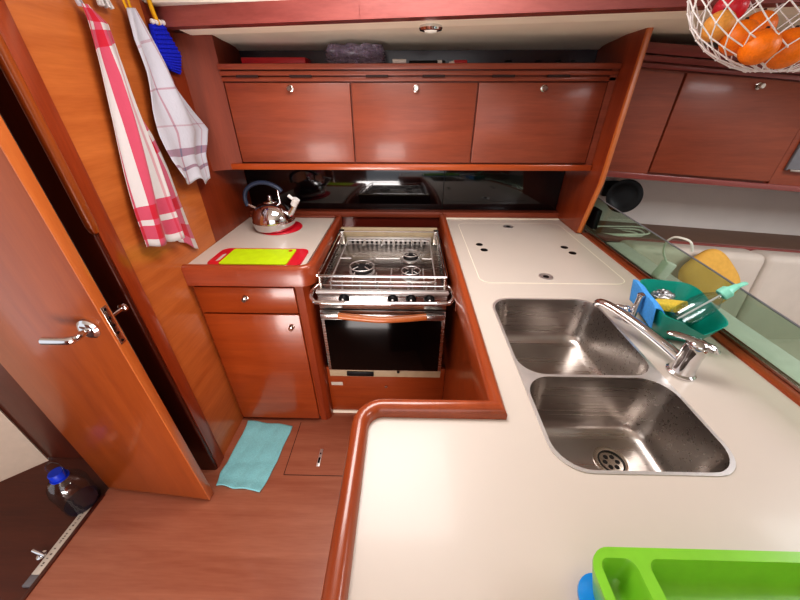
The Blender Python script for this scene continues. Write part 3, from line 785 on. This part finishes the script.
# resample so that v is roughly height
t = tag(thing('tea_towel', None, None, (-.87, 1.11, 1.0)), 'white tea towel with broad red check bands hanging at the left', 'towel')
obj('cloth', hang(T1L, T1R, 1.6, .026, -.864, 2.2, .008), 'tea_red', t, smooth=80, solid=.0015)
obj('folded_corner', hang(F1L, F1R, 1.2, .012, -.880, 1.0, .004), 'tea_flap', t, smooth=80, solid=.0015)
b = B(); tube(b, smoothpts([(-.866, 1.115, 1.695), (-.862, 1.10, 1.72), (-.858, 1.085, 1.74), (-.858, 1.09, 1.75), (-.862, 1.11, 1.725), (-.866, 1.125, 1.695)]), .006, 8, flat=.4); obj('hanging_loop', b, 'tea_white', t)
hook(1.087, 1.745, 'small metal hook holding the red check tea towel')
T2L = [(1.287, 1.722), (1.264, 1.645), (1.262, 1.56), (1.245, 1.50), (1.231, 1.452), (1.219, 1.382), (1.225, 1.302), (1.245, 1.225)]
T2R = [(1.325, 1.728), (1.358, 1.685), (1.40, 1.603), (1.436, 1.515), (1.49, 1.44), (1.535, 1.378), (1.450, 1.285), (1.436, 1.185)]
t = tag(thing('tea_towel', None, None, (-.87, 1.3, 1.2)), 'white tea towel with thin grey and pink check lines, second from the left', 'towel')
obj('cloth', hang(T2L, T2R, 1.7, .036, -.868, .6, .012, .012), 'tea_white', t, smooth=80, solid=.0015)
b = B(); tube(b, smoothpts([(-.864, 1.295, 1.718), (-.86, 1.285, 1.745), (-.858, 1.295, 1.762), (-.862, 1.31, 1.745), (-.864, 1.312, 1.718)]), .006, 8, flat=.4); obj('hanging_loop', b, 'yellow', t)
hook(1.293, 1.757, 'small metal hook holding the thin-lined tea towel')
t = tag(thing('pot_holder', None, None, (-.87, 1.45, 1.56)), 'royal blue crocheted pot holder with yellow and white loop', 'pot holder')
pp = [(1.395, 1.700), (1.465, 1.712), (1.520, 1.628), (1.482, 1.565), (1.43, 1.575), (1.39, 1.62)]
b = B(); loft(b, [[(-.876, y, z) for y, z in pp], [(-.867, y, z) for y, z in pp]], True, True)
for i in range(1, 13):
    k_ = i/13
    l = poly_at([(1.395, 1.700), (1.39, 1.62), (1.43, 1.575)], k_); r = poly_at([(1.465, 1.712), (1.520, 1.628), (1.482, 1.565)], k_)
    tube(b, [(-.866, l[0]+.003, l[1]), (-.866, r[0]-.003, r[1])], .0042, 6)
obj('pad', b, 'crochet', t, smooth=30)
b = B(); tube(b, smoothpts([(-.866, 1.435, 1.705), (-.862, 1.42, 1.73), (-.862, 1.415, 1.765)]), .007, 8); obj('yellow_tie', b, 'yellow', t)
b = B()
for i in range(4): ball(b, (-.866, 1.405+.02*i, 1.708+.002*i), .008)
obj('white_trim', b, 'net', t)
hook(1.415, 1.772, 'small metal hook holding the blue pot holder')
t = tag(thing('tassel', None, None, (-.87, 1.2, 1.70)), 'small pink and white knotted cord end hanging between the two tea towels', 'tassel')
b = B()
for i in range(7):
    a = i*.9; tube(b, smoothpts([(-.868, 1.20, 1.78), (-.864+.006*math.cos(a), 1.20+.012*math.sin(a), 1.745), (-.862+.008*math.cos(a), 1.205+.022*math.sin(a), 1.708)]), .005, 6)
obj('cords', b, 'tea_red', t)

# ------------------------------------------------------------------ FLOOR THINGS
co = [(-.856, 1.132), (-.594, 1.10), (-.606, .994), (-.62, .86), (-.632, .758), (-.733, .769), (-.841, .784), (-.850, .908), (-.846, 1.046)]
L_ = [(-.850, 1.132), (-.842, 1.046), (-.850, .908), (-.855, .84), (-.850, .784)]
R_ = [(-.598, 1.105), (-.602, 1.03), (-.612, .93), (-.618, .84), (-.640, .760)]
def clf(u, v):
    l = poly_at(L_, v); r = poly_at(R_, v); w = .006*math.sin(u*9+v*3)*math.sin(v*11)
    return (l[0]+(r[0]-l[0])*u+.002*math.sin(v*15), l[1]+(r[1]-l[1])*u+.003*math.sin(u*11), .004+abs(w)*.5+.004*max(0, v-.9)*10*abs(math.sin(u*8)))
b = B(); sheet(b, clf, 40, 40); tag(obj('floor_cloth', b, 'clothaqua', smooth=80, solid=.003), 'pale aqua cleaning cloth lying on the floor by the drawer cabinet', 'cloth')
t = tag(thing('floor_latch', None, None, (-.412, .933, 0)), 'slim metal pull latch set in the floor board before the stove', 'latch')
b = B(); box(b, -.420, -.404, .885, .975, -.001, .003, .001); obj('plate', b, 'sinkrim', t)
b = B(); box(b, -.417, -.407, .90, .93, .003, .0035, .0002); cyl(b, (-.412, .95, .003), (-.412, .95, .0037), .004); obj('slot', b, 'black', t)
# ruler-like white strip on the sill
t = tag(thing('label_strip', None, None, (-1.345, .55, -.012)), 'long narrow white printed strip lying along the door sill', 'strip')
b = B(); box(b, -1.367, -1.336, .45, .685, -.011, .003, .002); obj('strip_body', b, 'strip', t)
b = B(); box(b, -1.368, -1.335, .415, .45, -.012, .002, .002); obj('end_cap', b, 'grey', t)
b = B(); box(b, -1.368, -1.335, .685, .71, -.012, .002, .002); obj('end_cap', b, 'grey', t)
b = B(); random.seed(7)
y = .475
while y < .67:
    w = random.uniform(.003, .009); x = -1.352+random.uniform(-.001, .002)
    if random.random() < .8: box(b, x-.0035, x+.0035, y, y+w*.7, .0028, .0034)
    y += w+random.choice((.002, .002, .008))
obj('print', b, 'ink', t)
t = tag(thing('turn_latch', None, None, (-1.39, .51, -.012)), 'small chrome turn latch on the dark floor left of the white strip', 'latch')
b = B(); lathe(b, [(.016, -.012), (.016, -.008), (.008, -.006), (.007, .008)], (-1.395, .513, 0), 24); obj('rose', b, 'chrome', t)
b = B(); tube(b, [(-1.425, .52, .010), (-1.395, .513, .012), (-1.365, .506, .010)], [.006, .0075, .005], 10); obj('handle', b, 'chrome', t)
# water bottle
t = tag(thing('water_bottle', None, None, (-1.425, .69, -.012)), 'large clear water bottle with blue cap and carrying loop beside the door', 'bottle')
wc = (-1.39, .705, -.012)
b = B(); lathe(b, [(.046, 0), (.058, .004), (.062, .02), (.059, .035), (.062, .05), (.059, .065), (.062, .08), (.059, .095), (.062, .11), (.063, .135), (.057, .165), (.042, .19), (.026, .203), (.022, .215)], wc, 40, capt=False); obj('body', b, 'clearp', t, smooth=70)
b = B(); lathe(b, [(.044, .002), (.055, .006), (.0575, .015), (.0575, .032), (.05, .033)], wc, 36); obj('liquid', b, 'water', t)
b = B(); lathe(b, [(.0255, .203), (.0255, .232), (.023, .236)], wc, 28); lathe(b, [(.030, .200), (.030, .205)], wc, 28); obj('cap', b, 'capblue', t)
b = B(); tube(b, smoothpts([(wc[0]-.028, wc[1], wc[2]+.203), (wc[0]-.045, wc[1]+.01, wc[2]+.245), (wc[0]-.02, wc[1]+.02, wc[2]+.268), (wc[0]+.02, wc[1]+.015, wc[2]+.262), (wc[0]+.036, wc[1], wc[2]+.235), (wc[0]+.028, wc[1], wc[2]+.203)]), .0035, 8, flat=.6); obj('carry_loop', b, 'clearp', t)

# ------------------------------------------------------------------ TRAYS AT THE FRONT
def tray(x0, x1, y0, y1, z0, z1, ins, wall, cells):
    """moulded tray: outer shell, rim and one well per cell"""
    bm = B()
    O = rr(x0, x1, y0, y1, .03, 8)
    wells = [rr(a, b_, c_, d_, r_, 8) for a, b_, c_, d_, r_ in cells]
    slab(bm, O, z1-.004, z1, wells, caps=(0, 1))
    loft(bm, [[(p[0], p[1], z1-.004) for p in O], [(p[0], p[1], z0) for p in rr(x0+ins, x1-ins, y0+ins, y1-ins, .03, 8)]], False, True)
    for (a, b_, c_, d_, r_) in cells:
        rings = []
        for i_, z in ((0, z1), (.002, z1-.004), (ins*.75, z0+.012), (ins*.75+.006, z0+.005), (ins*.75+.014, z0+.003)):
            rings.append([(p[0], p[1], z) for p in rr(a+i_, b_-i_, c_+i_, d_-i_, max(.008, r_-i_*.3), 8)])
        loft(bm, rings, False, True)
    bmesh.ops.remove_doubles(bm, verts=list(bm.verts), dist=1e-5)
    return bm
b = tray(.238, .76, -.17, .197, .940, .99, .010, .004, [(.250, .294, -.158, .185, .012), (.310, .748, -.158, .185, .014)])
tag(obj('cutlery_tray', b, 'green', smooth=35), 'bright lime green plastic compartment tray at the lower right', 'tray')
b = tray(.229, .772, -.185, .186, .9205, .939, .006, .003, [(.250, .756, -.165, .170, .018)])
tag(obj('nested_tray', b, 'bluep', smooth=35), 'blue plastic tray peeking out under the green tray', 'tray')

# ------------------------------------------------------------------ TEAL CADDY
t = tag(thing('sink_caddy', None, None, (.77, .80, .92)), 'teal plastic sink caddy beside the tap with scooped front', 'caddy')
# long axis along y-ish, slightly turned
ctr = Vector((.762, .785, 0)); rot = Matrix.Rotation(R(-12), 3, 'Z')
def cad(u, z, ins=0):
    a, bb = .058+z*.020-ins, .074+z*.036-ins
    return a*math.copysign(abs(math.cos(u))**.42, math.cos(u)), bb*math.copysign(abs(math.sin(u))**.42, math.sin(u))
def cadring(z, ins, n=64):
    out = []
    for i in range(n):
        u = 2*PI*(i+.5)/n; x, y = cad(u, z, ins)
        h_ = .088+(.008 if y > 0 else 0)*min(1, abs(y)/.06)
        if y < -.03: h_ -= .036*math.exp(-((x-.012)/.034)**2)*min(1, (-.03-y)/.04)
        p = rot @ Vector((x, y, 0))+ctr; out.append((p.x, p.y, .921+h_*z))
    return out
b = B()
loft(b, [cadring(0, .01), cadring(.08, .002), cadring(.5, 0), cadring(1, 0), cadring(1.0, .003), cadring(.5, .003), cadring(.1, .005)], True, True)
obj('tub', b, 'teal', t, smooth=50)
def onrim(p): return rot @ Vector(p)+ctr
# blue cloth folded over the wall towards the sink
b = B()
def bc(u, v):
    # u across (y), v over: outside bottom -> rim -> inside
    yy = -.068+.165*u
    if v < .7:
        k_ = v/.7; x = -.070-.013*k_; z = .945+.068*k_
    else:
        k_ = (v-.7)/.3; x = -.083+.03*k_; z = 1.015-.02*k_+.006*math.sin(k_*PI)
    p = onrim((x+.002*math.sin(u*9), yy, 0)); return (p.x-.004, p.y, z+.004*math.sin(u*3))
sheet(b, bc, 16, 20); tag(obj('dish_cloth', b, 'clothblue', smooth=80, solid=.003), 'light blue sponge cloth folded over the caddy edge', 'cloth')
b = B(); p = onrim((-.022, .005, 0)); box(b, p.x-.028, p.x+.028, p.y-.038, p.y+.038, .978, 1.0, .004, 2, Matrix.Rotation(R(25), 3, 'Z') @ Matrix.Rotation(R(-22), 3, 'X')); tag(obj('sponge', b, 'sponge'), 'yellow sponge lying in the teal caddy', 'sponge')
b = B(); p = onrim((-.01, .06, 0)); ball(b, (p.x, p.y, .985), .026, 1.2, 1, .8)
for v in b.verts: v.co += Vector((random.uniform(-1, 1), random.uniform(-1, 1), random.uniform(-1, 1)))*.003
tag(obj('scourer', b, 'scour'), 'steel wire scourer at the back of the teal caddy', 'scourer')
# clear bottle lying in the caddy
t = tag(thing('soap_bottle', None, None, (.78, .74, .96)), 'clear dish soap bottle with mint green cap leaning in the caddy', 'bottle')
a = Vector((.725, .735, .975)); bb = Vector((.835, .735, 1.085)); dv = (bb-a); q = dv.to_track_quat('Z', 'Y').to_matrix()
b = B(); lathe(b, [(.020, 0), (.028, .005), (.030, .02), (.030, .07), (.026, .095), (.012, .115), (.010, .12)], a, 28, q, capt=False); obj('body', b, 'clearp', t, smooth=70)
tip = a+dv.normalized()*.118
b = B(); lathe(b, [(.014, 0), (.016, .002), (.016, .018), (.010, .024), (.007, .04)], tip, 24, q); obj('cap', b, 'minty', t)
e = tip+dv.normalized()*.036
b = B(); tube(b, smoothpts([e, e+Vector((.01, 0, .006)), e+Vector((.028, .01, .004))]), .007, 10, flat=.7); obj('nozzle', b, 'minty', t)
b = B(); tube(b, [a+dv.normalized()*.01, tip], .0025, 6); obj('dip_tube', b, 'whitep', t)

# ------------------------------------------------------------------ THINGS ON THE OVERHEAD SHELF
b = B(); random.seed(2)
def bag(u, v):
    a_ = 2*PI*u; r_ = .5+.5*math.sin(PI*min(v*1.1, 1))
    return (-.225+.125*math.cos(a_)*(.8+.2*r_)+random.uniform(-.006, .006), 1.69+.045*math.sin(a_)+random.uniform(-.005, .005), 1.602+.072*v+random.uniform(-.004, .004))
sheet(b, bag, 40, 12); tag(obj('plastic_bag', b, 'crinkle', smooth=20), 'crinkled translucent plastic bag on the overhead shelf', 'bag')
b = B(); box(b, -.70, -.43, 1.66, 1.76, 1.6005, 1.632, .004); tag(obj('folded_cloth', b, 'redp'), 'dark red folded item at the left end of the overhead shelf', 'cloth')
b = B(); cyl(b, (-.068, 1.66, 1.614), (-.012, 1.66, 1.614), .011); sweep(b, [(-.05, 1.648), (-.03, 1.648)], [(-.001, 1.61), (.001, 1.61), (.001, 1.618), (-.001, 1.618)]); tag(obj('white_tube', b, 'whitep'), 'short white tube lying left of the black torch on the shelf', 'tube')
t = tag(thing('torch', None, None, (.06, 1.67, 1.6)), 'long slim black torch with pale band lying on the overhead shelf', 'torch')
b = B(); cyl(b, (.0, 1.675, 1.612), (.15, 1.675, 1.612), .0095, bev=.002); obj('barrel', b, 'black', t)
b = B(); cyl(b, (.118, 1.675, 1.612), (.136, 1.675, 1.612), .0103); obj('band', b, 'whitep', t)
t = tag(thing('lighter', None, None, (.2, 1.67, 1.6)), 'red gas lighter with white tip right of the torch on the shelf', 'lighter')
b = B(); box(b, .185, .240, 1.66, 1.68, 1.6005, 1.622, .004); obj('body', b, 'redp', t)
b = B(); tube(b, [(.165, 1.67, 1.610), (.187, 1.67, 1.612)], [.006, .010], 10); obj('tip', b, 'whitep', t)
for x, w in ((.40, .012), (.52, .008), (.60, .014), (.66, .01)):
    b = B(); box(b, x-w, x+w, 1.625, 1.64, 1.612, 1.619, .002, 2, Matrix.Rotation(R(x*90), 3, 'Z')); o = tag(obj('clothes_peg', b, 'black'), 'tiny dark peg lying along the right end of the overhead shelf', 'peg', 'dark pegs on the overhead shelf')

# ------------------------------------------------------------------ FRUIT NET
fr = [((.811, 1.039, 1.615), .037, 'orange', 'orange in the net between the pale one and the two lowest', 'orange'),
      ((.833, .995, 1.592), .037, 'orange', 'orange in the net just left of the large lowest one', 'orange'),
      ((.908, 1.005, 1.590), .042, 'orange', 'large orange hanging lowest in the net at the right', 'orange'),
      ((.765, 1.06, 1.640), .033, 'orangey', 'pale yellowish orange at the left end of the net', 'orange'),
      ((.995, 1.03, 1.600), .040, 'orange', 'orange at the right picture edge in the net', 'orange'),
      ((.885, 1.09, 1.640), .037, 'orange', 'orange at the back of the net under the red apple', 'orange'),
      ((.820, 1.12, 1.685), .036, 'apple', 'red apple at the top left of the net', 'apple')]
for c_, r_, m_, lab, cat in fr:
    t = tag(thing(cat, None, None, (c_[0], c_[1], c_[2]-r_)), lab, cat)
    b = B(); ball(b, c_, r_, 1, 1, .95, 32, 20); obj('fruit', b, m_, t, smooth=180)
    b = B(); lathe(b, [(.004, 0), (.003, .004)], (c_[0], c_[1], c_[2]+r_*.94), 8); obj('stem', b, 'groove', t)
# net: diamond mesh on a sagging bag
nt_ = tag(thing('fruit_net', None, None, (.96, 1.06, 1.54)), 'white knotted string net hammock full of oranges at the top right', 'net')
NC = Vector((.950, 1.05, 1.735)); NA = (.285, .125, .193)
def netp(a_, h_):
    # a_ angle, h_ 0 bottom .. 1 rim .. >1 gathered upward
    if h_ <= 1:
        s_ = math.sin(h_*PI/2); c2 = math.cos(h_*PI/2)
        return NC+Vector((NA[0]*s_*math.cos(a_), NA[1]*s_*math.sin(a_), -NA[2]*c2))
    k_ = h_-1
    return NC+Vector((NA[0]*(1+.15*k_)*math.cos(a_), NA[1]*(1-.5*k_)*math.sin(a_), .22*k_))
b = B(); NA_ = 24
random.seed(5)
jit = {}
def node(i, j):
    i2 = i % NA_
    if (i2, j) not in jit: jit[(i2, j)] = (random.uniform(-.025, .025), random.uniform(-.010, .010))
    ja, jh = jit[(i2, j)]
    return netp(2*PI*(i+.5*(j % 2))/NA_+ja, .17+j*.10+jh)
for j in range(14):
    for i in range(NA_):
        p0 = node(i, j); o_ = j % 2
        for k_ in (node(i+o_, j+1), node(i-1+o_, j+1)):
            mid = (p0+k_)/2
            tube(b, [p0, mid, k_], [.0016, .0016, .0016], 5)
        ball(b, p0, .003, u=6, v=4)
for i in range(NA_): tube(b, [node(i, 0), node(i+1, 0)], .0016, 5)
obj('cords', b, 'net', nt_, smooth=60)

# ------------------------------------------------------------------ CAMERA
cam = bpy.data.cameras.new('camera'); co_ = bpy.data.objects.new('camera', cam); COL.objects.link(co_)
cam.sensor_width = 36; cam.lens = 325/800*36; cam.clip_start = .01
co_.location = (0, 0, 1.49); co_.rotation_euler = (R(90-31.9), 0, R(1.3))
SC.camera = co_

# ------------------------------------------------------------------ LIGHT
def area(name, loc, rot, sx, sy, e, col=(1, 1, 1)):
    l = bpy.data.lights.new(name, 'AREA'); l.shape = 'RECTANGLE'; l.size = sx; l.size_y = sy; l.energy = e; l.color = col
    o = bpy.data.objects.new(name, l); COL.objects.link(o); o.location = loc; o.rotation_euler = rot; return o
area('hatch_light', (-.1, .92, 1.99), (0, 0, 0), .66, .56, 15, (1, .97, .95))
area('companionway_light', (.0, -1.8, 1.55), (R(80), 0, 0), 1.6, 1.2, 8, (1, .96, .96))
area('saloon_light', (1.9, .4, 1.93), (0, 0, 0), .7, .7, 20, (.95, .97, 1))
area('soffit_fill', (-.55, -.9, .18), (R(140), 0, R(-10)), .9, .9, 38, (1, .93, .90))  # unseen upward fill lamp, added behind the camera to brighten the soffit
w = bpy.data.worlds.new('world'); SC.world = w; w.use_nodes = True
bg = w.node_tree.nodes['Background']; bg.inputs[0].default_value = (.9, .93, 1, 1); bg.inputs[1].default_value = 1.0
SC.view_settings.view_transform = 'Standard'
SC.view_settings.look = 'Medium High Contrast'
SC.view_settings.exposure = 0.0
